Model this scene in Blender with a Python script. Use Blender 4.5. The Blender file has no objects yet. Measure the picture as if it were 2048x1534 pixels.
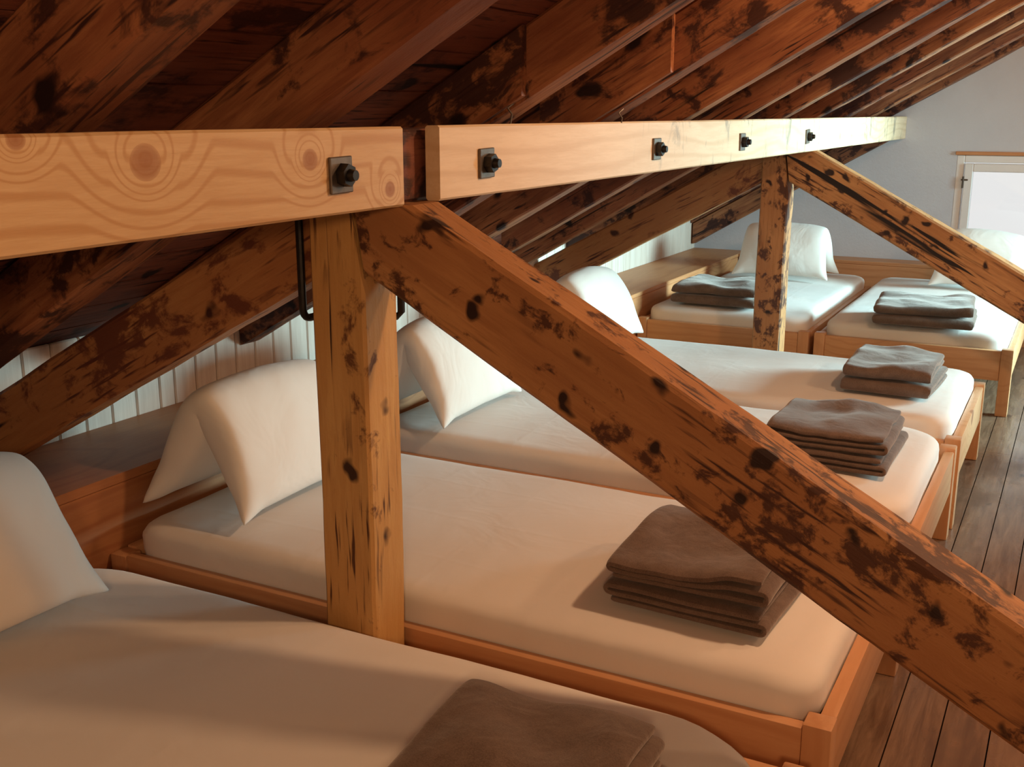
import bpy, bmesh, math, random
from mathutils import Vector, Matrix, noise

random.seed(7)
S = bpy.context.scene
COL = S.collection

# ---------------------------------------------------------------- camera
cam_d = bpy.data.cameras.new('camera')
cam_d.sensor_width = 36.0
cam_d.lens = 2162.0 / 2048.0 * 36.0
cam_d.clip_start = 0.02
cam = bpy.data.objects.new('camera', cam_d)
COL.objects.link(cam)
cam.location = (0, 0, 1.36)
cam.rotation_euler = (math.radians(90 - 14.07), 0, math.radians(27.8))
S.camera = cam

# ---------------------------------------------------------------- world, lights, exposure
w = bpy.data.worlds.new('world')
S.world = w
w.use_nodes = True
bg = w.node_tree.nodes['Background']
bg.inputs[0].default_value = (0.82, 0.93, 1.0, 1)
bg.inputs[1].default_value = 1.1

S.view_settings.view_transform = 'Standard'
S.view_settings.look = 'None'
S.view_settings.gamma = 1.0
S.view_settings.exposure = 0.0
S.view_settings.use_curve_mapping = False
S.cycles.max_bounces = 8
S.cycles.use_denoising = True


def area(name, loc, direction, sx, sy, energy, color):
    l = bpy.data.lights.new(name, 'AREA')
    l.shape = 'RECTANGLE'
    l.size, l.size_y = sx, sy
    l.energy = energy
    l.color = color
    o = bpy.data.objects.new(name, l)
    o.location = loc
    o.rotation_euler = Vector(direction).to_track_quat('-Z', 'Y').to_euler()
    COL.objects.link(o)
    return o


def bulb(name, loc, r, energy, color):
    l = bpy.data.lights.new(name, 'POINT')
    l.energy = energy
    l.color = color
    l.shadow_soft_size = r
    o = bpy.data.objects.new(name, l)
    o.location = loc
    COL.objects.link(o)
    return o


# daylight entering by the window in the right-hand wall
area('daylight_right', (2.27, 6.0, 1.28), (-1, -0.26, -0.13), 1.5, 0.95, 112, (0.55, 0.94, 1.0)).data.spread = math.radians(80)
# warm lamps: one low behind the camera, two over the aisle, one near the far beds
bulb('lamp_near', (0.22, -0.50, 1.52), 0.08, 50, (1.0, 0.58, 0.29))
bulb('lamp_beds', (0.20, 2.42, 2.00), 0.06, 62, (1.0, 0.58, 0.30))
bulb('lamp_aisle', (1.1, 3.3, 1.75), 0.07, 36, (1.0, 0.56, 0.29))
bulb('lamp_far', (0.9, 5.9, 2.05), 0.08, 22, (1.0, 0.52, 0.25))

# ---------------------------------------------------------------- tagging helpers


def tag(o, label, cat, group=None):
    o['label'] = label
    o['category'] = cat
    if group:
        o['group'] = group
    return o


def structure(o):
    o['kind'] = 'structure'
    return o


def empty(name, loc=(0, 0, 0), rz=0.0):
    o = bpy.data.objects.new(name, None)
    o.empty_display_size = 0.05
    o.location = loc
    o.rotation_euler = (0, 0, rz)
    COL.objects.link(o)
    return o


def link(name, bm, mat, parent=None, matrix=None, sharp=35, smooth=True):
    me = bpy.data.meshes.new(name)
    bmesh.ops.recalc_face_normals(bm, faces=bm.faces)
    for f in bm.faces:
        f.smooth = smooth
    bm.to_mesh(me)
    bm.free()
    if smooth and sharp:
        me.set_sharp_from_angle(angle=math.radians(sharp))
    me.materials.append(mat)
    o = bpy.data.objects.new(name, me)
    COL.objects.link(o)
    if parent:
        o.parent = parent
    if matrix is not None:
        o.matrix_local = matrix
    return o


def box(bm, x0, x1, y0, y1, z0, z1, bev=0.0, seg=2):
    r = bmesh.ops.create_cube(bm, size=1.0)
    vs = r['verts']
    for v in vs:
        v.co = Vector((x0 + (v.co.x + .5) * (x1 - x0), y0 + (v.co.y + .5) * (y1 - y0), z0 + (v.co.z + .5) * (z1 - z0)))
    if bev:
        es = list({e for v in vs for e in v.link_edges})
        bmesh.ops.bevel(bm, geom=es, offset=bev, segments=seg, affect='EDGES', profile=0.6)


def tube(bm, pts, r, n=10):
    rings = []
    P = [Vector(p) for p in pts]
    for i, p in enumerate(P):
        d = (P[min(i + 1, len(P) - 1)] - P[max(i - 1, 0)]).normalized()
        a = d.orthogonal().normalized()
        if rings:
            a = (prev - d * prev.dot(d)).normalized()
        prev = a
        b = d.cross(a)
        rings.append([bm.verts.new(p + (a * math.cos(t) + b * math.sin(t)) * r) for t in [2 * math.pi * k / n for k in range(n)]])
    for A, B in zip(rings, rings[1:]):
        for k in range(n):
            bm.faces.new((A[k], A[(k + 1) % n], B[(k + 1) % n], B[k]))
    bm.faces.new(rings[0][::-1])
    bm.faces.new(rings[-1])


# ---------------------------------------------------------------- materials
class NT:
    def __init__(self, name):
        self.m = bpy.data.materials.new(name)
        self.m.use_nodes = True
        self.t = self.m.node_tree
        self.p = self.t.nodes['Principled BSDF']

    def n(self, kind, **kw):
        nd = self.t.nodes.new(kind)
        for k, v in kw.items():
            if k.startswith('i_'):
                key = k[2:]
                key = int(key) if key.isdigit() else key.replace('_', ' ')
                nd.inputs[key].default_value = v
            else:
                setattr(nd, k, v)
        return nd

    def l(self, a, b):
        self.t.links.new(a, b)

    def ramp(self, src, stops, interp='LINEAR'):
        r = self.n('ShaderNodeValToRGB')
        r.color_ramp.interpolation = interp
        el = r.color_ramp.elements
        while len(el) < len(stops):
            el.new(0.5)
        for e, (pos, c) in zip(el, stops):
            e.position = pos
            e.color = (c, c, c, 1) if isinstance(c, (int, float)) else (*c, 1)
        self.l(src, r.inputs[0])
        return r.outputs[0]

    def mix(self, fac, a, b, mode='MIX'):
        m = self.n('ShaderNodeMix', data_type='RGBA', blend_type=mode)
        for sock, v in ((0, fac), (6, a), (7, b)):
            if isinstance(v, (int, float)):
                m.inputs[sock].default_value = v
            elif isinstance(v, tuple):
                m.inputs[sock].default_value = (*v, 1)
            else:
                self.l(v, m.inputs[sock])
        return m.outputs[2]

    def coords(self, scale, rnd=True):
        tc = self.n('ShaderNodeTexCoord')
        mp = self.n('ShaderNodeMapping')
        mp.inputs['Scale'].default_value = scale
        if rnd:
            oi = self.n('ShaderNodeObjectInfo')
            ml = self.n('ShaderNodeMath', operation='MULTIPLY', i_1=37.0)
            self.l(oi.outputs['Random'], ml.inputs[0])
            ad = self.n('ShaderNodeVectorMath', operation='ADD')
            self.l(tc.outputs['Object'], ad.inputs[0])
            self.l(ml.outputs[0], ad.inputs[1])
            self.l(ad.outputs[0], mp.inputs[0])
        else:
            self.l(tc.outputs['Object'], mp.inputs[0])
        return mp.outputs[0]

    def noise(self, vec, scale, detail=4, rough=.6, dist=0.0):
        nn = self.n('ShaderNodeTexNoise', i_Scale=scale, i_Detail=detail, i_Roughness=rough, i_Distortion=dist)
        self.l(vec, nn.inputs['Vector'])
        return nn.outputs[0]

    def bump(self, h, strength, dist=0.01, prev=None):
        b = self.n('ShaderNodeBump', i_Strength=strength, i_Distance=dist)
        self.l(h, b.inputs['Height'])
        if prev:
            self.l(prev, b.inputs['Normal'])
        return b.outputs[0]

    def out(self, col, rough, nrm=None, spec=None):
        if isinstance(col, tuple):
            self.p.inputs['Base Color'].default_value = (*col, 1)
        else:
            self.l(col, self.p.inputs['Base Color'])
        if isinstance(rough, (int, float)):
            self.p.inputs['Roughness'].default_value = rough
        else:
            self.l(rough, self.p.inputs['Roughness'])
        if nrm:
            self.l(nrm, self.p.inputs['Normal'])
        if spec is not None:
            self.p.inputs['Specular IOR Level'].default_value = spec
        return self.m


def old_timber(name, pale, mid, dark, blotch=0.5, rough=.75, bs=15.0, big=.5, cracks=.335, kn_s=7.0, kr=(.12, .20), lin=.43):
    """weathered hewn timber; x is the grain direction"""
    m = NT(name)
    vs = m.coords((.075, 1, 1))
    vk = m.coords((.5, 1, 1))
    low = m.noise(vk, 3.2, 3, .55, .3)
    fine = m.noise(vs, 60, 5, .65, .4)
    base = m.mix(m.ramp(low, [(.35, 0), (.65, 1)]), pale, mid)
    base = m.mix(m.ramp(fine, [(.36, .8), (.6, 0)]), base, mid)
    # bundles of thin dark late-wood lines
    ln = m.noise(vs, 95, 2, .5, .25)
    msk = m.ramp(m.noise(vk, 4.5, 3, .6), [(lin, 0), (lin + .11, 1)])
    lines = m.mix(1.0, m.ramp(ln, [(.34, 1), (.44, 0)]), msk, 'MULTIPLY')
    base = m.mix(lines, base, tuple(c * .8 for c in dark))
    # dark stains: small ragged spots that cluster, and broad smoky areas
    st = m.noise(m.coords((.72, 1, 1)), bs, 5, .66, .35)
    cl = m.noise(vk, bs * .28, 2, .5, .2)
    ad = m.n('ShaderNodeMath', operation='ADD')
    m.l(st, ad.inputs[0])
    sc0 = m.n('ShaderNodeMath', operation='MULTIPLY_ADD', i_1=.75, i_2=-.375)
    m.l(cl, sc0.inputs[0])
    m.l(sc0.outputs[0], ad.inputs[1])
    spot = m.ramp(ad.outputs[0], [(blotch, 0), (blotch + .09, .92)])
    smoky = m.ramp(m.noise(vk, 2.6, 4, .6, .2), [(.5, 0), (.7, big)])
    base = m.mix(smoky, base, tuple((c + d) * .45 for c, d in zip(dark, mid)))
    base = m.mix(spot, base, dark)
    # knots with a dark core
    vo = m.n('ShaderNodeTexVoronoi', i_Scale=kn_s)
    vk2 = m.coords((.8, 1, 1))
    wob = m.n('ShaderNodeTexNoise', i_Scale=16.0)
    m.l(vk2, wob.inputs['Vector'])
    sc = m.n('ShaderNodeVectorMath', operation='SCALE')
    sc.inputs['Scale'].default_value = .08
    m.l(wob.outputs[1], sc.inputs[0])
    vo2 = m.n('ShaderNodeVectorMath', operation='ADD')
    m.l(vk2, vo2.inputs[0])
    m.l(sc.outputs[0], vo2.inputs[1])
    m.l(vo2.outputs[0], vo.inputs['Vector'])
    kn = m.ramp(vo.outputs['Distance'], [(kr[0], 1), (kr[1], 0)])
    base = m.mix(kn, base, tuple(c * .4 for c in dark))
    # cracks along the grain
    vc = m.coords((.04, 1, 1))
    ck = m.noise(vc, 22, 3, .5, .8)
    crack = m.ramp(ck, [(cracks - .035, 1), (cracks, 0)])
    base = m.mix(crack, base, tuple(c * .2 for c in dark))
    h = m.mix(.5, fine, m.ramp(ck, [(cracks - .05, 0), (cracks + .02, 1)]))
    nb = m.bump(st, .2, .012)
    nb = m.bump(h, .5, .006, nb)
    return m.out(base, rough, nb, .35)


def sawn_pine(name, pale, mid, knot, ring=0.9, rough=.5, kscale=3.2, bevel=.3, spec=.4, at=(), freq=95.0, wear=0.0):
    """planed softwood: growth lines that bend round the knots; x is the grain direction"""
    m = NT(name)
    vs = m.coords((.10, 1, 1))
    vk = m.coords((.75, 1, 1))
    # knot field: 0 far from a knot, 1 in its middle
    kd = None
    if at:
        tc = m.n('ShaderNodeTexCoord')
        for (kx, kz, kr) in at:
            sub = m.n('ShaderNodeVectorMath', operation='SUBTRACT')
            m.l(tc.outputs['Object'], sub.inputs[0])
            sub.inputs[1].default_value = (kx, 0, kz)
            ml = m.n('ShaderNodeVectorMath', operation='MULTIPLY')
            m.l(sub.outputs[0], ml.inputs[0])
            ml.inputs[1].default_value = (.9 / kr, 0, 1 / kr)
            le = m.n('ShaderNodeVectorMath', operation='LENGTH')
            m.l(ml.outputs[0], le.inputs[0])
            if kd is None:
                kd = le.outputs['Value']
            else:
                mn = m.n('ShaderNodeMath', operation='MINIMUM')
                m.l(kd, mn.inputs[0]); m.l(le.outputs['Value'], mn.inputs[1])
                kd = mn.outputs[0]
    else:
        vo = m.n('ShaderNodeTexVoronoi', i_Scale=kscale)
        m.l(vk, vo.inputs['Vector'])
        dv = m.n('ShaderNodeMath', operation='DIVIDE', i_1=.085)
        m.l(vo.outputs['Distance'], dv.inputs[0])
        kd = dv.outputs[0]
    # phase = z * freq + slow wander + push round the knots
    sp = m.n('ShaderNodeSeparateXYZ')
    m.l(m.coords((1, 1, 1)), sp.inputs[0])
    wander = m.noise(m.coords((.22, 1, 1)), 4.0, 2, .5)
    a1 = m.n('ShaderNodeMath', operation='MULTIPLY', i_1=freq)
    m.l(sp.outputs['Z'], a1.inputs[0])
    a2 = m.n('ShaderNodeMath', operation='MULTIPLY_ADD', i_1=26.0)
    m.l(wander, a2.inputs[0]); m.l(a1.outputs[0], a2.inputs[2])
    fall = m.ramp(kd, [(0, 1), (.22, .72), (.5, .3), (1, 0)], 'EASE')
    nd = m.t.nodes[-1]
    sc = m.n('ShaderNodeMath', operation='DIVIDE', i_1=5.0)
    m.l(kd, sc.inputs[0])
    m.l(sc.outputs[0], nd.inputs[0])
    a3 = m.n('ShaderNodeMath', operation='MULTIPLY_ADD', i_1=32.0)
    m.l(fall, a3.inputs[0]); m.l(a2.outputs[0], a3.inputs[2])
    sn = m.n('ShaderNodeMath', operation='SINE')
    m.l(a3.outputs[0], sn.inputs[0])
    line = m.ramp(sn.outputs[0], [(0, 0), (.45, .12), (.97, ring)])
    base = m.mix(line, pale, mid)
    fine = m.noise(vs, 80, 4, .6, .2)
    base = m.mix(m.ramp(fine, [(.4, .3), (.6, 0)]), base, mid)
    base = m.mix(m.ramp(m.noise(m.coords((.5, 1, 1)), 2.5, 3), [(.4, 0), (.7, .35)]), base, mid)
    base = m.mix(m.ramp(kd, [(.0, .95), (.8, .7), (1.0, .35), (1.0, 0)]), base, knot)
    if wear:
        st = m.noise(m.coords((1.6, 1, .5)), 7, 5, .7, .6)
        rg = m.n('ShaderNodeMapRange', i_1=.9, i_2=1.5, i_3=0.0, i_4=1.0)
        tc2 = m.n('ShaderNodeTexCoord')
        sp2 = m.n('ShaderNodeSeparateXYZ')
        m.l(tc2.outputs['Object'], sp2.inputs[0])
        m.l(sp2.outputs['X'], rg.inputs[0])
        wm = m.mix(1.0, m.ramp(st, [(.56, 0), (.64, wear)]), rg.outputs[0], 'MULTIPLY')
        base = m.mix(wm, base, (.20, .16, .12))
    nb = m.bump(fine, bevel, .003)
    return m.out(base, rough, nb, spec)


M = {}
M['rafter'] = old_timber('rafter_wood', (.42, .180, .078), (.19, .058, .026), (.034, .010, .009), .53, .6, 13, .85)
M['timber'] = old_timber('strut_wood', (.51, .255, .100), (.33, .140, .052), (.055, .017, .010), .555, .55, 24, .3, .322, 11.0, (.12, .21), .44)
M['strut'] = old_timber('hewn_strut_wood', (.48, .24, .09), (.34, .135, .048), (.12, .032, .017), .515, .6, 14, .3)
M['post'] = old_timber('post_wood', (.64, .385, .145), (.50, .26, .085), (.11, .038, .015), .615, .55, 17, .10, .395, 7.0, (.10, .17), .50)
M['purlin'] = old_timber('purlin_wood', (.22, .08, .04), (.14, .04, .022), (.04, .014, .010), .55, .7)
K1 = -1.59
M['board'] = sawn_pine('front_board_wood', (.62, .42, .235), (.46, .25, .105), (.30, .115, .040), .85, .5, 3, .2, .4,
                       [(1.023 - K1, .030, .024), (1.357 - K1, .021, .017), (1.573 - K1, -.037, .014), (.42 - K1, -.02, .02), (.835 - K1, .062, .012)], 150)
M['board2'] = sawn_pine('long_board_wood', (.70, .52, .34), (.55, .36, .20), (.26, .12, .06), .55, .5, 1.3, .2, .4, (), 110, .75)
M['bed'] = sawn_pine('bed_wood', (.62, .33, .165), (.50, .23, .10), (.22, .07, .03), .5, .38, 2.4, .15, .45, (), 130)
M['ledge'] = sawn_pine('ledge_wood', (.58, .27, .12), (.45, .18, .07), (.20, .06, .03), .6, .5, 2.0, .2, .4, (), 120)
M['ledge_shaded'] = sawn_pine('shaded_shelf_wood', (.40, .17, .068), (.30, .105, .042), (.16, .05, .025), .6, .5, 2.0, .2, .4, (), 120)  # ledge wood darkened: the shade over the near shelf is put into its colour
M['ceil'] = old_timber('ceiling_wood', (.26, .082, .040), (.16, .044, .026), (.045, .013, .011), .54, .8, 9, .6)


def iron():
    m = NT('black_iron')
    v = m.coords((1, 1, 1))
    n = m.noise(v, 60, 4, .6)
    c = m.mix(n, (.012, .012, .013), (.05, .045, .042))
    m.p.inputs['Metallic'].default_value = .75
    return m.out(c, .42, m.bump(n, .2, .002))


M['iron'] = iron()


def steel():
    m = NT('grey_steel_plate')
    v = m.coords((1, 1, 1))
    n = m.noise(v, 45, 5, .65)
    c = m.mix(n, (.07, .055, .045), (.19, .155, .13))
    m.p.inputs['Metallic'].default_value = .7
    return m.out(c, .45, m.bump(n, .2, .002))


M['steel'] = steel()


def cloth(name, col, weave=900, wr=.25, rough=.85, crease=7.0, var=.06):
    m = NT(name)
    v = m.coords((1, 1, 1))
    a = m.noise(v, crease, 3, .55, .8)
    b = m.noise(v, weave, 2, .5)
    c = m.mix(m.noise(v, 3, 3), tuple(x * (1 - var) for x in col), col)
    nb = m.bump(a, wr, .03)
    nb = m.bump(b, .08, .001, nb)
    m.p.inputs['Sheen Weight'].default_value = .15
    return m.out(c, rough, nb, .2)




def sheet():
    m = NT('white_sheet')
    v = m.coords((1, 1, 1), False)
    tc = m.n('ShaderNodeTexCoord')
    sp = m.n('ShaderNodeSeparateXYZ')
    wob = m.noise(v, 3.0, 2, .5)
    m.l(tc.outputs['Object'], sp.inputs[0])
    ridge = None
    for ax, st in (('X', .29), ('Y', .225)):
        pp = m.n('ShaderNodeMath', operation='MULTIPLY_ADD', i_1=.05)
        m.l(wob, pp.inputs[0]); m.l(sp.outputs[ax], pp.inputs[2])
        pg = m.n('ShaderNodeMath', operation='PINGPONG', i_1=st / 2)
        m.l(pp.outputs[0], pg.inputs[0])
        r = m.ramp(pg.outputs[0], [(0, 1), (.012, .0)])
        ridge = r if ridge is None else m.mix(1.0, ridge, r, 'LIGHTEN')
    a = m.noise(v, 5, 3, .55, .8)
    b = m.noise(v, 800, 2, .5)
    c = m.mix(m.noise(v, 2.2, 3), (.75, .70, .66), (.82, .78, .74))
    nb = m.bump(a, .13, .03)
    nb = m.bump(ridge, .10, .0025, nb)
    nb = m.bump(b, .08, .001, nb)
    m.p.inputs['Sheen Weight'].default_value = .15
    return m.out(c, .85, nb, .2)


M['sheet'] = sheet()
M['pillow'] = cloth('white_pillowcase', (.82, .78, .73), 800, .22, .85, 5.5)
M['core'] = cloth('mattress_ticking', (.50, .42, .34), 600, .1)


def wool():
    m = NT('brown_wool')
    v = m.coords((1, 1, 1))
    a = m.noise(v, 420, 3, .7)
    b = m.noise(v, 30, 4, .6)
    c = m.mix(m.ramp(a, [(.3, 0), (.7, 1)]), (.085, .055, .042), (.17, .115, .090))
    c = m.mix(m.ramp(b, [(.4, 0), (.75, .5)]), c, (.21, .145, .115))
    nb = m.bump(m.noise(v, 14, 3, .5, .6), .25, .02)
    nb = m.bump(a, .35, .002, nb)
    m.p.inputs['Sheen Weight'].default_value = .45
    m.p.inputs['Sheen Roughness'].default_value = .4
    m.p.inputs['Sheen Tint'].default_value = (.9, .8, .75, 1)
    return m.out(c, .8, nb, .2)


M['wool'] = wool()


def plaster():
    m = NT('grey_plaster')
    v = m.coords((1, 1, 1), False)
    a = m.noise(v, 3, 5, .6)
    b = m.noise(v, 60, 5, .7)
    c = m.mix(a, (.54, .56, .62), (.66, .68, .73))
    return m.out(c, .9, m.bump(b, .25, .006), .2)


M['plaster'] = plaster()


def panel():
    m = NT('whitewashed_board')
    v = m.coords((14, 14, 1), False)
    a = m.noise(v, 3.5, 5, .65, .3)
    v2 = m.coords((1, 1, 1), False)
    tc = m.n('ShaderNodeTexCoord')
    sp = m.n('ShaderNodeSeparateXYZ')
    m.l(tc.outputs['Object'], sp.inputs[0])
    dv = m.n('ShaderNodeMath', operation='DIVIDE', i_1=.093)
    m.l(sp.outputs['Y'], dv.inputs[0])
    fl = m.n('ShaderNodeMath', operation='FLOOR')
    m.l(dv.outputs[0], fl.inputs[0])
    wn = m.n('ShaderNodeTexWhiteNoise', noise_dimensions='1D')
    m.l(fl.outputs[0], wn.inputs['W'])
    c = m.mix(m.ramp(a, [(.35, 0), (.7, 1)]), (.58, .47, .40), (.70, .60, .52))
    c = m.mix(m.ramp(wn.outputs[0], [(0, 0), (1, .35)]), c, (.50, .36, .28))
    return m.out(c, .6, m.bump(a, .2, .004), .3)


M['panel'] = panel()


def floor_mat():
    m = NT('worn_floor_board')
    v = m.coords((1, .09, 1), False)
    a = m.noise(v, 45, 5, .65, .4)
    v2 = m.coords((1, .6, 1), False)
    b = m.noise(v2, 5, 4, .6)
    tc = m.n('ShaderNodeTexCoord')
    sp = m.n('ShaderNodeSeparateXYZ')
    m.l(tc.outputs['Object'], sp.inputs[0])
    ad = m.n('ShaderNodeMath', operation='ADD', i_1=.06)
    m.l(sp.outputs['X'], ad.inputs[0])
    dv = m.n('ShaderNodeMath', operation='DIVIDE', i_1=.1)
    m.l(ad.outputs[0], dv.inputs[0])
    fl = m.n('ShaderNodeMath', operation='FLOOR')
    m.l(dv.outputs[0], fl.inputs[0])
    wn = m.n('ShaderNodeTexWhiteNoise', noise_dimensions='1D')
    m.l(fl.outputs[0], wn.inputs['W'])
    c = m.mix(m.ramp(a, [(.35, 0), (.65, 1)]), (.12, .068, .042), (.23, .140, .088))
    c = m.mix(m.ramp(b, [(.5, 0), (.7, .6)]), c, (.09, .05, .032))
    c = m.mix(m.ramp(wn.outputs[0], [(0, 0), (1, .5)]), c, (.26, .165, .11))
    vo = m.n('ShaderNodeTexVoronoi', i_Scale=4.0)
    vk = m.coords((1.6, .7, 1), False)
    m.l(vk, vo.inputs['Vector'])
    c = m.mix(m.ramp(vo.outputs['Distance'], [(.05, .8), (.1, 0)]), c, (.04, .022, .015))
    r = m.ramp(b, [(.3, .16), (.7, .36)])
    return m.out(c, r, m.bump(a, .3, .003), .5)


M['floor'] = floor_mat()


def plain(name, col, rough=.5):
    m = NT(name)
    v = m.coords((1, 1, 1))
    n = m.noise(v, 40, 3)
    c = m.mix(n, tuple(x * .95 for x in col), col)
    return m.out(c, rough, m.bump(n, .05, .001))


M['white_paint'] = plain('white_paint', (.82, .82, .82), .4)
M['tan_paint'] = plain('tan_render', (.62, .50, .38), .8)
M['snow'] = plain('pale_ground', (.96, .84, .77), .9)


def glass():
    m = NT('window_glass')
    t = m.t
    tr = m.n('ShaderNodeBsdfTransparent')
    gl = m.n('ShaderNodeBsdfGlossy', i_Roughness=.02)
    fr = m.n('ShaderNodeFresnel', i_IOR=1.45)
    mx = m.n('ShaderNodeMixShader')
    m.l(fr.outputs[0], mx.inputs[0])
    m.l(tr.outputs[0], mx.inputs[1])
    m.l(gl.outputs[0], mx.inputs[2])
    t.nodes.remove(m.p)
    m.l(mx.outputs[0], t.nodes['Material Output'].inputs[0])
    return m.m


M['glass'] = glass()

# ---------------------------------------------------------------- constants
XW, XR, YB, YE = -2.42, 2.30, -1.60, 7.35       # knee wall, right wall, back wall, end wall
PITCH = .57


def roof(x):        # underside of the rafters
    return 1.36 + PITCH * (x + 1.11)


ROOF_V = .150       # rafter depth measured vertically
YF = (1.625, 4.80)  # the two timber frames (front face)
FD = .110           # frame timber thickness
MZ = .37            # mattress top
UP = Vector((-PITCH, 0, 1)).normalized()

# ---------------------------------------------------------------- beams


def beam(name, A, B, w, h, mat, parent=None, jit=.0025, ch=.006, up=(0, 0, 1), clips=(), step=.07, seed=0.0):
    """timber from A to B (centre line), w across, h along `up`; object x runs along the grain"""
    A, B = Vector(A), Vector(B)
    X = (B - A).normalized()
    Y = Vector(up).cross(X).normalized()
    Z = X.cross(Y)
    mtx = Matrix((X, Y, Z)).transposed().to_4x4()
    mtx.translation = A
    L = (B - A).length
    a, b = w / 2, h / 2
    prof = []
    for sx, sy in ((1, 1), (-1, 1), (-1, -1), (1, -1)):
        c1 = (sx * a, sy * (b - ch))
        c2 = (sx * (a - ch), sy * b)
        pr = [c1, c2] if sx * sy > 0 else [c2, c1]
        prof += pr
    # subdivide the flat sides
    P = []
    for i in range(len(prof)):
        p, q = prof[i], prof[(i + 1) % len(prof)]
        P.append(p)
        if i % 2 == 1:
            for t in (.33, .67):
                P.append((p[0] + (q[0] - p[0]) * t, p[1] + (q[1] - p[1]) * t))
    bm = bmesh.new()
    n = max(2, int(L / step))
    rings = []
    for i in range(n + 1):
        x = L * i / n
        ring = []
        for k, (y, z) in enumerate(P):
            d = Vector((0, 0, 0))
            if jit:
                q = Vector((x * 2.2 + seed, y * 9 + seed * .7, z * 9))
                d = noise.noise_vector(q) * jit
                q2 = Vector((x * 11 + seed, y * 25, z * 25))
                d += noise.noise_vector(q2) * jit * .5
                d.x = 0
            ring.append(bm.verts.new((x, y + d.y, z + d.z)))
        rings.append(ring)
    N = len(P)
    for r0, r1 in zip(rings, rings[1:]):
        for k in range(N):
            bm.faces.new((r0[k], r0[(k + 1) % N], r1[(k + 1) % N], r1[k]))
    bm.faces.new(rings[0][::-1])
    bm.faces.new(rings[-1])
    inv = mtx.inverted()
    for co, no in clips:        # the side the normal points to is cut away (world space)
        res = bmesh.ops.bisect_plane(bm, geom=bm.verts[:] + bm.edges[:] + bm.faces[:], dist=1e-5,
                                     plane_co=inv @ Vector(co), plane_no=inv.to_3x3() @ Vector(no), clear_outer=True)
        cut = [g for g in res['geom_cut'] if isinstance(g, bmesh.types.BMEdge)]
        bmesh.ops.edgenet_fill(bm, edges=cut)
    return link(name, bm, mat, parent, mtx, sharp=28)


# ---------------------------------------------------------------- room shell
def clip_roof(bm, dz=ROOF_V):
    bmesh.ops.bisect_plane(bm, geom=bm.verts[:] + bm.edges[:] + bm.faces[:], plane_co=(0, 0, roof(0) + dz),
                           plane_no=(-PITCH, 0, 1), clear_outer=True)


bm = bmesh.new()
x = -2.46
while x < XR:
    y = YB - random.uniform(0, 2)
    while y < YE:
        ln = random.uniform(2.2, 4.2)
        box(bm, x + .0016, x + .0984, max(y, YB) + .0015, min(y + ln, YE), -.03, random.uniform(-.0012, 0))
        y += ln
    x += .1
box(bm, -2.5, XR, YB, YE, -.08, -.06)
for v in bm.verts:
    if -.031 < v.co.z < -.029:
        v.co.z = -.0595
structure(link('floor', bm, M['floor'], smooth=False))

# knee wall: upright boards
bm = bmesh.new()
y = YB
while y < YE - .01:
    wd = .093 if random.random() > .12 else .062
    y1 = min(y + wd, YE)
    box(bm, XW - .02, XW, y + .0015, y1 - .0015, 0, roof(XW) + ROOF_V - .005, .004, 1)
    y = y1
box(bm, XW - .05, XW - .012, YB, YE, 0, roof(XW) + ROOF_V)
structure(link('wall_left', bm, M['panel'], sharp=20))

# end wall with its window opening
WX0, WX1, WZ0, WZ1 = -.75, .20, .34, 1.105
bm = bmesh.new()
for a in ((-2.47, WX0, 0, 4), (WX1, XR, 0, 4), (WX0, WX1, 0, WZ0), (WX0, WX1, WZ1, 4)):
    box(bm, a[0], a[1], YE, YE + .22, a[2], a[3])
clip_roof(bm)
structure(link('wall_end', bm, M['plaster'], smooth=False))

bm = bmesh.new()
box(bm, -2.47, XR, YB - .2, YB, 0, 4)
clip_roof(bm)
structure(link('wall_back', bm, M['plaster'], smooth=False))

# right wall with a window opening
RW = ((5.2, 6.8, .75, 1.78),)
bm = bmesh.new()
ys = [YB, RW[0][0], RW[0][1], YE]
for i in range(3):
    if i % 2 == 0:
        box(bm, XR, XR + .2, ys[i], ys[i + 1], 0, roof(XR) + ROOF_V)
    else:
        r = RW[i // 2]
        box(bm, XR, XR + .2, ys[i], ys[i + 1], 0, r[2])
        box(bm, XR, XR + .2, ys[i], ys[i + 1], r[3], roof(XR) + ROOF_V)
structure(link('wall_right', bm, M['plaster'], smooth=False))

# ceiling boards lying on the rafters, running along the room
bm = bmesh.new()
s0, s1 = (XW - .05), XR + .2
k = math.sqrt(1 + PITCH * PITCH)
x = s0
while x < s1:
    wd = .15 / k
    y = YB
    z0 = roof(x) + ROOF_V
    z1 = roof(min(x + wd, s1)) + ROOF_V
    x1 = min(x + wd, s1)
    o = .0025
    vs = [bm.verts.new(p) for p in ((x + o, YB - .2, z0 + o * PITCH), (x1 - o, YB - .2, z1 - o * PITCH), (x1 - o, YE + .25, z1 - o * PITCH), (x + o, YE + .25, z0 + o * PITCH))]
    vt = [bm.verts.new(v.co + UP * .02) for v in vs]
    bm.faces.new(vs[::-1]); bm.faces.new(vt)
    for q in range(4):
        bm.faces.new((vs[q], vs[(q + 1) % 4], vt[(q + 1) % 4], vt[q]))
    x += wd
vs = [bm.verts.new((xx, yy, roof(xx) + ROOF_V + .016)) for xx, yy in ((s0, YB - .2), (s1, YB - .2), (s1, YE + .25), (s0, YE + .25))]
vt = [bm.verts.new(v.co + Vector((0, 0, .05))) for v in vs]
bm.faces.new(vs[::-1]); bm.faces.new(vt)
for q in range(4):
    bm.faces.new((vs[q], vs[(q + 1) % 4], vt[(q + 1) % 4], vt[q]))
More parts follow.
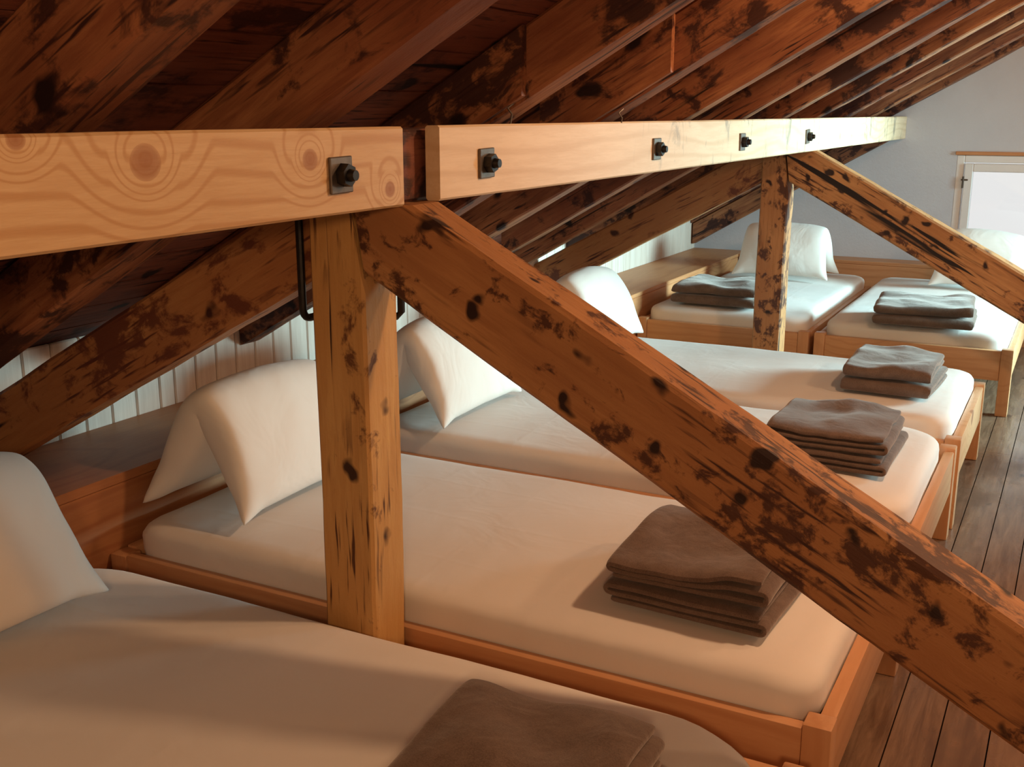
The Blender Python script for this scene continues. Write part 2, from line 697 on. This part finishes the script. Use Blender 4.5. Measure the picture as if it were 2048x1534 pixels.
# turn the mesh so that its own x runs along the boards
rot = Matrix.Rotation(math.radians(90), 4, 'Z')
bmesh.ops.transform(bm, matrix=rot.inverted(), verts=bm.verts)
structure(link('ceiling', bm, M['ceil'], None, rot, smooth=False))

# end-wall window: frame, hinged sash, pane, hinge
win = empty('window_1', (WX0, YE, WZ0))
structure(win)


def frame_bm(x0, x1, z0, z1, y0, y1, t, bev=.004):
    b = bmesh.new()
    box(b, x0, x0 + t, y0, y1, z0, z1, bev, 1)
    box(b, x1 - t, x1, y0, y1, z0, z1, bev, 1)
    box(b, x0 + t, x1 - t, y0, y1, z1 - t, z1, bev, 1)
    box(b, x0 + t, x1 - t, y0, y1, z0, z0 + t, bev, 1)
    return b


ww, wh = WX1 - WX0, WZ1 - WZ0
link('window_frame', frame_bm(0, ww, 0, wh, .0, .08, .045), M['white_paint'], win)
link('window_sash', frame_bm(.05, ww - .05, .05, wh - .05, -.012, .04, .05), M['white_paint'], win)
bm = bmesh.new(); box(bm, .09, ww - .09, .012, .018, .09, wh - .09)
link('pane', bm, M['glass'], win, smooth=False)
bm = bmesh.new(); box(bm, -.01, ww + .01, -.012, .10, wh, wh + .022, .003, 1)
link('lintel_board', bm, M['ledge'], win)
bm = bmesh.new()
tube(bm, [(.048, -.014, wh - .13), (.048, -.014, wh - .20)], .006, 8)
box(bm, .035, .075, -.016, -.010, wh - .155, wh - .145)
link('hinge', bm, M['steel'], win)

for i, r in enumerate(RW):
    wr = structure(empty('window_%d' % (i + 2), (XR, r[0], r[2])))
    a, b = r[1] - r[0], r[3] - r[2]
    bm = frame_bm(0, a, 0, b, .06, .12, .05)
    R = Matrix(((0, 1, 0, 0), (1, 0, 0, 0), (0, 0, 1, 0), (0, 0, 0, 1)))
    bmesh.ops.transform(bm, matrix=R, verts=bm.verts)
    link('window_frame', bm, M['white_paint'], wr)
    bm = bmesh.new(); box(bm, .085, .091, .05, a - .05, .05, b - .05)
    link('pane', bm, M['glass'], wr, smooth=False)

# the pale ground outside and a tan block seen through the far window
bm = bmesh.new(); box(bm, -120, 120, -60, 220, -4.2, -4.0)
structure(link('ground_outside', bm, M['snow'], smooth=False))

# ---------------------------------------------------------------- rafters
RAFT = [.50, 1.02, 1.52, 2.17, 2.76, 3.42, 4.04, 4.65, 5.30, 5.95, 6.70, 7.33]
RW_ = .095
hperp = ROOF_V * math.cos(math.atan(PITCH))
ORD = ['twelfth', 'eleventh', 'tenth', 'ninth', 'eighth', 'seventh', 'sixth', 'fifth', 'fourth', 'third', 'second', 'first']
for i, yf in enumerate(RAFT):
    xa = {6: -2.13, 3: -2.22}.get(i, XW + .005)
    A = Vector((xa, yf - RW_ / 2, roof(xa))) + UP * (hperp / 2 + .0)
    xb = XR - .02
    B = Vector((xb, yf - RW_ / 2, roof(xb))) + UP * (hperp / 2 + .0)
    clips = [((xa, 0, 0), (-1, 0, 0)), ((XR - .005, 0, 0), (1, 0, 0))]
    A -= Vector((1, 0, PITCH)) * .1
    if i == 6:
        lab = 'dark brown rafter cut short above the wall boards, %s counted from the grey end wall' % ORD[i]
    elif i == 11:
        lab = 'dark brown rafter lying right against the grey end wall'
    elif i == 3:
        lab = 'brown rafter with pale spliced board end and dark knot, %s from the grey end wall' % ORD[i]
    elif i in (1, 2):
        lab = 'broad reddish-brown rafter above the front pine board, %s from the grey end wall' % ORD[i]
    elif i == 0:
        lab = 'shadowed black-brown rafter nearest the camera in the top corner'
    else:
        lab = 'dark brown sloping rafter over the beam, %s counted from the grey end wall' % ORD[i]
    t = beam('rafter', A, B, RW_, hperp, M['rafter'], None, .004, .006, UP, clips, .09, i * 3.7)
    tag(t, lab, 'rafter', 'roof rafters')
    if i in (3, 4):     # splice board nailed to the near face, ending in a plumb cut
        xc = (-1.06, -.95)[i - 3]
        A2 = Vector((xc - .42, yf - RW_ - .012, roof(xc - .42))) + UP * hperp / 2
        B2 = Vector((xc + .1, yf - RW_ - .012, roof(xc + .1))) + UP * hperp / 2
        s = beam('splice_board', A2, B2, .022, hperp * .93, M['rafter'], None, .001, .002, UP,
                 [((xc, 0, 0), (1, 0, 0)), ((xc - .36, 0, 0), (-1, 0, 0))], .08, i * 5.1)
        mw = s.matrix_basis.copy()
        s.parent = t
        s.matrix_parent_inverse = t.matrix_basis.inverted()
        s.matrix_basis = mw

# wall-side sloping timber under the last rafter
xa, xb = XW + .01, -1.12
A = Vector((xa - .1, YE - .045, roof(xa - .1) - .075)); B = Vector((xb, YE - .045, roof(xb) - .075))
t = beam('sloping_timber', A, B, .08, .125, M['rafter'], None, .003, .005, UP, [((xa, 0, 0), (-1, 0, 0))], .09, 91)
tag(t, 'brown sloping timber under the roof slope in the far left corner on the end wall', 'beam')

# ---------------------------------------------------------------- purlin, reinforcing boards
t = beam('roof_beam', (-1.178, YB + .005, 1.265), (-1.178, YE - .004, 1.265), .138, .13, M['purlin'], None, .003, .006, seed=41)
tag(t, 'old dark horizontal roof beam behind the bolted pine boards', 'beam')

PX0, PX1 = -1.067, -1.098
PZ0, PZ1 = 1.200, 1.337


def bolt(parent, y, s=.058):
    p = Vector((PX0, y, 1.263))
    bm = bmesh.new()
    box(bm, 0, .006, -s / 2, s / 2, -s / 2, s / 2, .0015, 1)
    inv = parent.matrix_basis.inverted()
    o = link('bolt_plate', bm, M['steel'], parent, inv @ Matrix.Translation(p) @ Matrix.Rotation(random.uniform(-.06, .06), 4, 'X'))
    bm = bmesh.new()
    # square nut, then the bolt shank and its pointed end
    r = bmesh.ops.create_cone(bm, cap_ends=True, segments=6, radius1=.019, radius2=.0185, depth=.016)
    bmesh.ops.translate(bm, verts=r['verts'], vec=(0, 0, .014))
    r = bmesh.ops.create_cone(bm, cap_ends=True, segments=12, radius1=.0105, radius2=.0085, depth=.012)
    bmesh.ops.translate(bm, verts=r['verts'], vec=(0, 0, .027))
    bmesh.ops.transform(bm, matrix=Matrix.Rotation(random.uniform(0, 1), 4, 'Z'), verts=bm.verts)
    bmesh.ops.transform(bm, matrix=Matrix.Rotation(math.radians(90), 4, 'Y'), verts=bm.verts)
    link('nut', bm, M['iron'], o, sharp=30)


xm = (PX0 + PX1) / 2
b1 = beam('pine_board', (xm, YB + .01, (PZ0 + PZ1) / 2), (xm, 1.616, (PZ0 + PZ1) / 2), PX0 - PX1, PZ1 - PZ0, M['board'], None, .0008, .004, seed=3)
tag(b1, 'pale knotty pine board with one bolt, ending at the front post', 'board')
b2 = beam('pine_board', (xm, 1.738, (PZ0 + PZ1) / 2), (xm, YE - .002, (PZ0 + PZ1) / 2), PX0 - PX1, PZ1 - PZ0, M['board2'], None, .0008, .004, seed=9)
tag(b2, 'long pale pine board with four bolts running back to the grey end wall', 'board')
bolt(b1, 1.43)
for y in (1.91, 2.87, 3.70, 4.66):
    bolt(b2, y)

# ---------------------------------------------------------------- timber frames
for f, y0 in enumerate(YF):
    yc = y0 + FD / 2
    who = 'front' if f == 0 else 'far'
    p = beam('post', (-1.228, yc, 0), (-1.228, yc, 1.2005), FD, .124, M['post' if f == 0 else 'timber'], None, .0035, .006, (1, 0, 0), [((-1.173, 0, 1.068), (1, 0, .15))], .06, 11 + f * 8)
    tag(p, ('yellow-brown cracked upright post standing between the first two beds', 'dark stained upright post standing in front of the far left bed')[f], 'post')
    # strut across the aisle: lower edge z = 1.074 at x=-1.174, falling .545
    sl = -.548
    d = Vector((1, 0, sl)).normalized()
    up = Vector((-sl, 0, 1)).normalized()
    hp = .19 * up.z
    low = Vector((-1.174, yc, 1.072))
    A = low - d * .25 + up * hp / 2
    B = low + d * 2.3 + up * hp / 2
    s = beam('brace', A, B, FD - .004, hp, M['timber'], None, .0035, .008, up,
             [((-1.165, 0, 1.068), (-1, 0, -.15)), ((0, 0, 1.2), (0, 0, 1)), ((0, 0, 0.0), (0, 0, -1))], .06, 21 + f * 5)
    tag(s, ('big brown brace slanting across the whole foreground over the beds', 'far brown brace slanting down in front of the end wall window')[f], 'beam')
    # strut running down to the knee wall under the rafters
    sl = .535
    d = Vector((-1, 0, -sl)).normalized()
    up = Vector((-sl, 0, 1)).normalized()
    hp = .172 * up.z
    low = Vector((-1.327, yc, 1.036))
    A = low - d * .2 + up * hp / 2
    B = low + d * 1.5 + up * hp / 2
    s = beam('strut', A, B, FD - .04, hp, M['strut'], None, .004, .008, up,
             [((-1.291, 0, 0), (1, 0, 0)), ((XW + .002, 0, 0), (-1, 0, 0)), ((0, 0, 1.2), (0, 0, 1)), ((0, 0, .5), (0, 0, -1))], .06, 31 + f * 5)
    tag(s, ('mottled brown strut running from the front post down to the left wall boards', 'mottled brown strut running from the far post down to the left wall')[f], 'beam')

# iron strap round the back of the front post
bm = bmesh.new()
x, y, zb = -1.318, 1.634, .972
pts = [(x, y, 1.2), (x, y, 1.05), (x, y, zb + .02)]
for k in range(1, 6):
    a = k / 5 * math.pi / 2
    pts.append((x, y + .02 * (1 - math.cos(a)), zb + .02 * (1 - math.sin(a))))
pts += [(x, 1.73, zb), (x + .005, 1.742, zb), (x + .015, 1.745, zb), (-1.175, 1.745, zb), (-1.165, 1.745, zb + .01), (-1.165, 1.745, 1.06)]
tube(bm, pts, .0075, 10)
tag(link('iron_strap', bm, M['iron']), 'bent black iron rod hooked round the front post', 'strap')

# bent nails left in the rafters, just over the boards
for (nx, ny, nz), lab in (((-1.09, 2.06, 1.345), 'bent wire nail standing on the beam below the spliced rafter'),
                          ((-1.07, 2.62, 1.335), 'bent wire nail hanging over the beam, second from the spliced rafter')):
    bm = bmesh.new()
    tube(bm, [(nx, ny, nz - .01), (nx + .002, ny + .003, nz + .012), (nx - .004, ny - .004, nz + .024), (nx + .003, ny + .008, nz + .034)], .0022, 6)
    tag(link('nail', bm, M['steel']), lab, 'nail')

# ---------------------------------------------------------------- shelves along the walls
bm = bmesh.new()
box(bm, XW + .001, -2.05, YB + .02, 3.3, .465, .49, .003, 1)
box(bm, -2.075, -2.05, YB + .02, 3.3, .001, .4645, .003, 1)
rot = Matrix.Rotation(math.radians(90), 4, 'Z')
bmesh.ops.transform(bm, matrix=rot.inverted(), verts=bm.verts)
tag(link('wall_shelf', bm, M['ledge_shaded'], None, rot), 'boxed wooden shelf at the heads of the near beds', 'shelf')
bm = bmesh.new()
box(bm, XW + .001, -2.045, 3.32, YE - .002, .415, .437, .003, 1)
box(bm, -2.07, -2.045, 3.32, YE - .202, .001, .4145, .003, 1)
bmesh.ops.transform(bm, matrix=rot.inverted(), verts=bm.verts)
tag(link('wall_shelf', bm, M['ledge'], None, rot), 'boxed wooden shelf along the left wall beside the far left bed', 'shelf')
bm = bmesh.new()
box(bm, -2.044, .6, 7.15, YE - .002, .415, .437, .003, 1)
box(bm, -2.044, .6, 7.15, 7.175, .001, .4145, .003, 1)
tag(link('wall_shelf', bm, M['ledge']), 'boxed wooden ledge along the foot of the grey end wall behind the far beds', 'shelf')

# ---------------------------------------------------------------- beds
BL, BW = 1.757, .895


def build_bed(L=BL, W=BW):
    """foot end at x = 0, head at x = -L, width along y"""
    r = empty('bed')
    lw = .052

    def part(name, x0, x1, y0, y1, z0, z1, turn):
        bm = bmesh.new()
        c = Vector(((x0 + x1) / 2, (y0 + y1) / 2, (z0 + z1) / 2))
        sx, sy, sz = x1 - x0, y1 - y0, z1 - z0
        if turn == 'Y':
            m = Matrix.Rotation(math.radians(90), 4, 'Z'); sx, sy = sy, sx
        elif turn == 'Z':
            m = Matrix.Rotation(math.radians(-90), 4, 'Y'); sx, sz = sz, sx
        else:
            m = Matrix.Identity(4)
        box(bm, -sx / 2, sx / 2, -sy / 2, sy / 2, -sz / 2, sz / 2, .005, 2)
        return link(name, bm, M['bed'], r, Matrix.Translation(c) @ m)
    for x0 in (-lw, -L):
        for y0 in (0, W - lw):
            part('leg', x0, x0 + lw, y0, y0 + lw, 0, .314 if x0 > -1 else .300, 'Z')
    part('side_rail', -L + lw, -lw, .004, .032, .165, .303, 'X')
    part('side_rail', -L + lw, -lw, W - .032, W - .004, .165, .303, 'X')
    part('foot_board', -.034, -.004, lw, W - lw, .165, .305, 'Y')
    part('head_board', -L + .004, -L + .034, lw, W - lw, .165, .305, 'Y')
    part('bed_base', -L + .036, -.036, .034, W - .034, .20, .222, 'X')
    return r


def smin(v, lim):
    return max(-lim, min(lim, v))


def build_mattress(seed, L=BL - .078, W=BW - .074, crown=.014, rc=.075):
    """top-level empty > fitted_sheet, mattress_core; origin at the centre of the underside"""
    r = empty('mattress')
    H = MZ - .223
    # outline: rounded rectangle
    n = 10

    def outline(l, w_, c):
        pts = []
        for (cx, cy, a0) in ((l / 2 - c, w_ / 2 - c, 0), (-l / 2 + c, w_ / 2 - c, 90), (-l / 2 + c, -w_ / 2 + c, 180), (l / 2 - c, -w_ / 2 + c, 270)):
            for k in range(n + 1):
                a = math.radians(a0 + 90 * k / n)
                pts.append((cx + c * math.cos(a), cy + c * math.sin(a)))
        # resample evenly
        out = []
        tot = []
        acc = 0
        for i in range(len(pts)):
            p, q = pts[i], pts[(i + 1) % len(pts)]
            d = math.hypot(q[0] - p[0], q[1] - p[1])
            tot.append((acc, d, p, q)); acc += d
        K = 150
        j = 0
        for i in range(K):
            s = acc * i / K
            while j < len(tot) - 1 and tot[j][0] + tot[j][1] < s:
                j += 1
            a, d, p, q = tot[j]
            t = (s - a) / d if d else 0
            out.append((p[0] + (q[0] - p[0]) * t, p[1] + (q[1] - p[1]) * t))
        return out
    bm = bmesh.new()
    O = outline(L, W, rc)
    prof = []      # (shrink, height)
    re = .032
    prof.append((-.002, None))
    prof.append((-.004, .085))
    prof.append((-.003, .105))
    for k in range(6):
        a = k / 5 * math.pi / 2
        prof.append((re * (1 - math.cos(a)) - .003 * math.cos(a), H - re + re * math.sin(a)))
    for s in (.06, .12, .2, .3, .4):
        prof.append((s, H))
    rings = []
    for s, h in prof:
        ring = []
        sx = (L - 2 * s) / L
        sy = max(.04, (W - 2 * s) / W)
        for i, (x, y) in enumerate(O):
            px, py = x * sx, y * sy
            if s > .39:
                py = 0.0        # the innermost ring closes on the centre line
            if h is None:       # wavy hem of the sheet
                z = .060 + .012 * noise.noise(Vector((x * 3 + seed, y * 3, 4)))
                q = noise.noise(Vector((x * 9 + seed, y * 9, 0))) * .003
                px += q * (1 if x > 0 else -1); py += q * (1 if y > 0 else -1)
            else:
                z = h
                d = min(L / 2 - abs(px), W / 2 - abs(py))
                if h > H - .001:
                    z += crown * min(1, d / .25)
                q = noise.noise(Vector((px * 4 + seed, py * 4, z * 8)))
                q2 = noise.noise(Vector((px * 13 + seed, py * 13, z * 20)))
                if h >= H - re * .3:
                    z += .0035 * q + .001 * q2
                else:
                    px *= 1 + .004 * q; py *= 1 + .006 * q
                    px += .0015 * q2; py += .0025 * q2
            ring.append(bm.verts.new((px, py, z)))
        rings.append(ring)
    for A, B in zip(rings, rings[1:]):
        for i in range(len(A)):
            j = (i + 1) % len(A)
            bm.faces.new((A[i], A[j], B[j], B[i]))
    o = link('fitted_sheet', bm, M['sheet'], r, sharp=0)
    bm = bmesh.new()
    C = outline(L - .024, W - .024, rc - .01)
    lo = [bm.verts.new((x, y, 0)) for x, y in C]
    mi = [bm.verts.new((x, y, H - .045)) for x, y in C]
    hi = [bm.verts.new((x * .985, y * .97, H - .025)) for x, y in C]
    for A, B in ((lo, mi), (mi, hi)):
        for i in range(len(A)):
            j = (i + 1) % len(A)
            bm.faces.new((A[i], A[j], B[j], B[i]))
    bm.faces.new(lo[::-1]); bm.faces.new(hi)
    link('mattress_core', bm, M['core'], r)
    return r


def build_pillow(seed, width=.50, half=.158, top=.335, thick=.16, lean=0.0, ear=.02):
    """pillow folded over like a tent: ridge along y, standing on its two hems at x = +-half"""
    NU, NV = 44, 24
    # centre line
    path = []
    rr = .045
    A = Vector((half, 0.030)); B = Vector((-half, .030)); R = Vector((lean, top - thick * .3))
    for i in range(NU + 1):
        t = i / NU
        if t < .5:
            q = t / .5
            p = A.lerp(R, q)
        else:
            q = (t - .5) / .5
            p = R.lerp(B, q)
        path.append(p)
    # round the ridge
    for _ in range(26):
        path = [path[0]] + [path[i] * .5 + (path[i - 1] + path[i + 1]) * .25 for i in range(1, NU)] + [path[-1]]
    dz = (top - thick * .42) - max(p.y for p in path)
    for i, p in enumerate(path):
        s = 1 - abs(i / NU - .5) * 2
        p.y += dz * s
    bm = bmesh.new()
    G = {}
    for side in (1, -1):
        for i in range(NU + 1):
            u = i / NU
            T = (path[min(i + 1, NU)] - path[max(i - 1, 0)]).normalized()
            Nn = Vector((-T.y, T.x))
            if Nn.y < 0 and abs(Nn.y) > .02 and i < NU // 2:
                pass
            # outward = away from the tent's inside
            inside = Vector((0, .08)) - path[i]
            if Nn.dot(inside) > 0:
                Nn = -Nn
            for j in range(NV + 1):
                v = j / NV
                edge = i in (0, NU) or j in (0, NV)
                if edge and side == -1:
                    G[side, i, j] = G[1, i, j]
                    continue
                su = math.sin(math.pi * min(1, max(0, u))) ** .42
                sv = math.sin(math.pi * v) ** .27
                fold = 1 - .45 * math.exp(-((u - .5) / .10) ** 2) * (1 if side == -1 else .3)
                th = thick * .5 * su * sv * fold
                y = (v - .5) * width
                # the seam pulls in between the corners, the corners stay out
                pull = .028 * math.sin(math.pi * u)
                y *= 1 - pull / (width / 2) * abs(2 * v - 1) ** 3 * 1
                c = path[i].copy()
                cu = abs(u - .5) * 2
                cv = abs(v - .5) * 2
                if cu > .75 and cv > .75:
                    e = (cu - .75) / .25 * (cv - .75) / .25
                    c += (c - path[NU // 2]).normalized() * ear * e
                    y += ear * e * (1 if v > .5 else -1)
                else:
                    # hem lifts slightly between the corners
                    c.y += .006 * max(0, cu - .8) / .2 * (1 - cv)
                n1 = noise.noise(Vector((c.x * 6 + seed, y * 5, c.y * 6 + seed)))
                n2 = noise.noise(Vector((c.x * 15 + seed, y * 22, c.y * 9)))
                amp = .012 * n1 * sv * su + .0035 * n2 * (1 - .6 * su * sv)
                q = c + Nn * (side * th + amp)
                yy = y + .006 * noise.noise(Vector((c.x * 9, v * 7 + seed, c.y * 14))) * cv
                G[side, i, j] = bm.verts.new((q.x, yy, max(q.y, .002)))
    for side in (1, -1):
        for i in range(NU):
            for j in range(NV):
                q = [G[side, i, j], G[side, i + 1, j], G[side, i + 1, j + 1], G[side, i, j + 1]]
                try:
                    bm.faces.new(q if side == 1 else q[::-1])
                except ValueError:
                    pass
    o = link('pillow', bm, M['pillow'], None, sharp=0)
    md = o.modifiers.new('smooth', 'SUBSURF')
    md.levels = md.render_levels = 1
    return o


def build_blanket(seed, LX=.31, WY=.37, layers=4, H=.046, wave=.006, top=True):
    """wool blanket folded back and forth; folds at +-x, cut edges seen from +-y"""
    th = H / layers * .79
    pitch = H / layers
    pts = []            # centre line in (x, z) with direction
    random.seed(seed)
    ext = []
    for k in range(layers):
        ext.append((LX / 2 - random.uniform(0, .010), LX / 2 - random.uniform(0, .012)))
    n = 14
    for k in range(layers):
        z = pitch * (k + .5)
        rt, lf = ext[k]
        xs = [(-lf + (rt + lf) * i / n) for i in range(n + 1)]
        if k % 2:
            xs = xs[::-1]
        rr = pitch / 2
        for x in xs:
            pts.append((smin(x, LX / 2 - rr), z))
        if k < layers - 1:
            sx = 1 if k % 2 == 0 else -1
            xe = pts[-1][0]
            pts[-1] = (xe, z)
            for q in range(1, 6):
                a = -math.pi / 2 + math.pi * q / 6
                pts.append((xe + sx * rr * math.cos(a), z + rr + rr * math.sin(a)))
            # next layer starts where this fold ends
            ext[k + 1] = (xe if sx > 0 else ext[k + 1][0], -xe if sx < 0 else ext[k + 1][1])
    V = [Vector((x, 0, z)) for x, z in pts]
    NY = 16
    bm = bmesh.new()
    rows = []
    for i, p in enumerate(V):
        T = (V[min(i + 1, len(V) - 1)] - V[max(i - 1, 0)]).normalized()
        Nn = Vector((-T.z, 0, T.x))
        lay = int(p.z / pitch)
        row = []
        for side in (1, -1):
            r = []
            for j in range(NY + 1):
                v = j / NY
                off = .007 * noise.noise(Vector((lay * 5.3 + seed, p.x * 3, 1 if v > .5 else 9)))
                y = (v - .5) * (WY + 2 * off)
                q = p + Nn * side * th / 2
                zf = max(0, min(1, p.z / H))
                d = wave * noise.noise(Vector((q.x * 7 + seed, y * 6, .3))) * zf * 1.6
                d2 = wave * .5 * noise.noise(Vector((q.x * 18 + seed, y * 10, 2))) * zf
                # rounded, slightly sagging edges
                e = max(0, abs(v - .5) * 2 - .86) / .14
                sag = -.004 * e * e * zf
                xj = .004 * noise.noise(Vector((p.z * 30 + seed, y * 5, 7)))
                r.append(bm.verts.new((q.x + xj, y, max(0.0005, q.z + d + d2 + sag))))
            row.append(r)
        rows.append(row)
    for a, b in zip(rows, rows[1:]):
        for s in (0, 1):
            for j in range(NY):
                bm.faces.new((a[s][j], b[s][j], b[s][j + 1], a[s][j + 1]))
        for j in (0, NY):
            bm.faces.new((a[0][j], a[1][j], b[1][j], b[0][j]))
    for row in (rows[0], rows[-1]):
        for j in range(NY):
            bm.faces.new((row[0][j], row[0][j + 1], row[1][j + 1], row[1][j]))
    o = link('blanket', bm, M['wool'], None, sharp=55)
    md = o.modifiers.new('smooth', 'SUBSURF')
    md.levels = md.render_levels = 1
    return o


def copy_tree(o, parent=None):
    c = o.copy()
    COL.objects.link(c)
    if parent:
        c.parent = parent
    for ch in [q for q in bpy.data.objects if q.parent == o]:
        copy_tree(ch, c)
    return c


RZ = math.radians(-90)
BEDS = [  # foot corner (x, y), rotation
    (-.290, .726, 0, 'low pine bed nearest the camera, mostly under its white mattress'),
    (-.290, 1.745, 0, 'low pine bed second from the camera, behind the front post'),
    (-.285, 2.745, 0, 'low pine bed third from the camera, half hidden by the front brace'),
    (-.280, 3.700, 0, 'low pine bed just in front of the far post'),
    (-2.035, 5.28, RZ, 'low pine bed standing lengthwise beside the left wall shelf at the far end'),
    (-1.115, 5.29, RZ, 'low pine bed standing lengthwise below the end wall window'),
]
BEDSM = ['near', 'second', 'third', 'fourth', 'far left', 'far right']
ML = ['white sheeted mattress nearest the camera, filling the bottom left corner',
      'white sheeted mattress behind the front post, second from the camera',
      'white sheeted mattress half covered by the front brace, third from the camera',
      'white sheeted mattress lying just in front of the far post, in striped daylight',
      'white sheeted mattress lengthwise beside the left wall shelf behind the far post',
      'white sheeted mattress lengthwise under the end wall window']
bed0 = build_bed()
for i, (bx, by, rz, lab) in enumerate(BEDS):
    o = bed0 if i == 0 else copy_tree(bed0)
    o.location = (bx, by, 0)
    o.rotation_euler = (0, 0, rz)
    tag(o, lab, 'bed', 'low pine beds')
    m = build_mattress(i * 13.7, rc=(.20, .08, .13, .08, .08, .08)[i])
    c, s = math.cos(rz), math.sin(rz)
    lx, ly = -BL / 2 - .002, BW / 2 + (.012 if i == 0 else 0)
    m.location = (bx + lx * c - ly * s, by + lx * s + ly * c, .223)
    m.rotation_euler = (0, 0, rz)
    tag(m, ML[i], 'mattress', 'white sheeted mattresses')

# pillows folded like tents at the heads
PZ = MZ + .014
PIL = [(-1.855, 1.145, 0, 'white pillow folded like a tent at the left edge on the nearest bed', .56),
       (-1.855, 2.11, 0, 'white pillow folded like a tent beside the front post', .53),
       (-1.855, 3.02, 0, 'white pillow folded like a tent behind the front post and brace', .52),
       (-1.855, 4.20, 0, 'bluish white pillow folded like a tent just above the front brace', .52),
       (-1.585, 6.58, RZ, 'white pillow folded like a tent behind the far post', .56),
       (-.50, 6.68, RZ, 'white pillow mostly hidden behind the far brace', .50)]
for i, (x, y, rz, lab, wd) in enumerate(PIL):
    p = build_pillow(3.1 + i * 7.7, width=wd)
    p.location = (x, y, PZ)
    p.rotation_euler = (0, 0, rz)
    tag(p, lab, 'pillow', 'tent-folded white pillows')

# folded wool blankets, two on every bed
R90 = math.radians(90)
BLK = [  # x, y, rot, LX, WY, tilt, height of one, words
    (-.61, 1.175, .02, .32, .37, 'brown wool blanket folded on the nearest bed at the bottom edge', 'lower brown wool blanket under the folded one on the nearest bed'),
    (-.61, 2.075, -.04, .335, .38, 'brown wool blanket on top of the stack under the front brace, second bed', 'brown wool blanket at the bottom of the stack on the second bed'),
    (-.575, 3.16, .0, .335, .40, 'brown wool blanket on top of the stack on the third bed', 'brown wool blanket at the bottom of the stack on the third bed'),
    (-.555, 4.09, -R90 - .04, .40, .31, 'brown wool blanket on top of the stack on the fourth bed, before the far post', 'brown wool blanket at the bottom of the stack on the fourth bed'),
    (-1.655, 5.58, -R90 - .05, .42, .46, 'brown wool blanket on top of the stack on the far left bed', 'brown wool blanket at the bottom of the stack on the far left bed'),
    (-.63, 5.46, -R90 + .05, .40, .45, 'brown wool blanket on top of the stack on the far right bed', 'brown wool blanket at the bottom of the stack on the far right bed'),
]
for i, (x, y, rz, lx, wy, up_l, lo_l) in enumerate(BLK):
    h = .052
    ly = 2 if i > 2 else 3
    lo = build_blanket(11 + i * 2, lx, wy, ly, h, .003)
    lo.location = (x, y, MZ + .0175)
    lo.rotation_euler = (0, 0, rz)
    tag(lo, lo_l, 'blanket', 'folded brown blankets')
    hi = build_blanket(12 + i * 2, lx - .005, wy - .01, ly, h, .02)
    hi.location = (x - .006, y + .004, MZ + .0175 + h + .002)
    hi.rotation_euler = (0, 0, rz + .03)
    tag(hi, up_l, 'blanket', 'folded brown blankets')
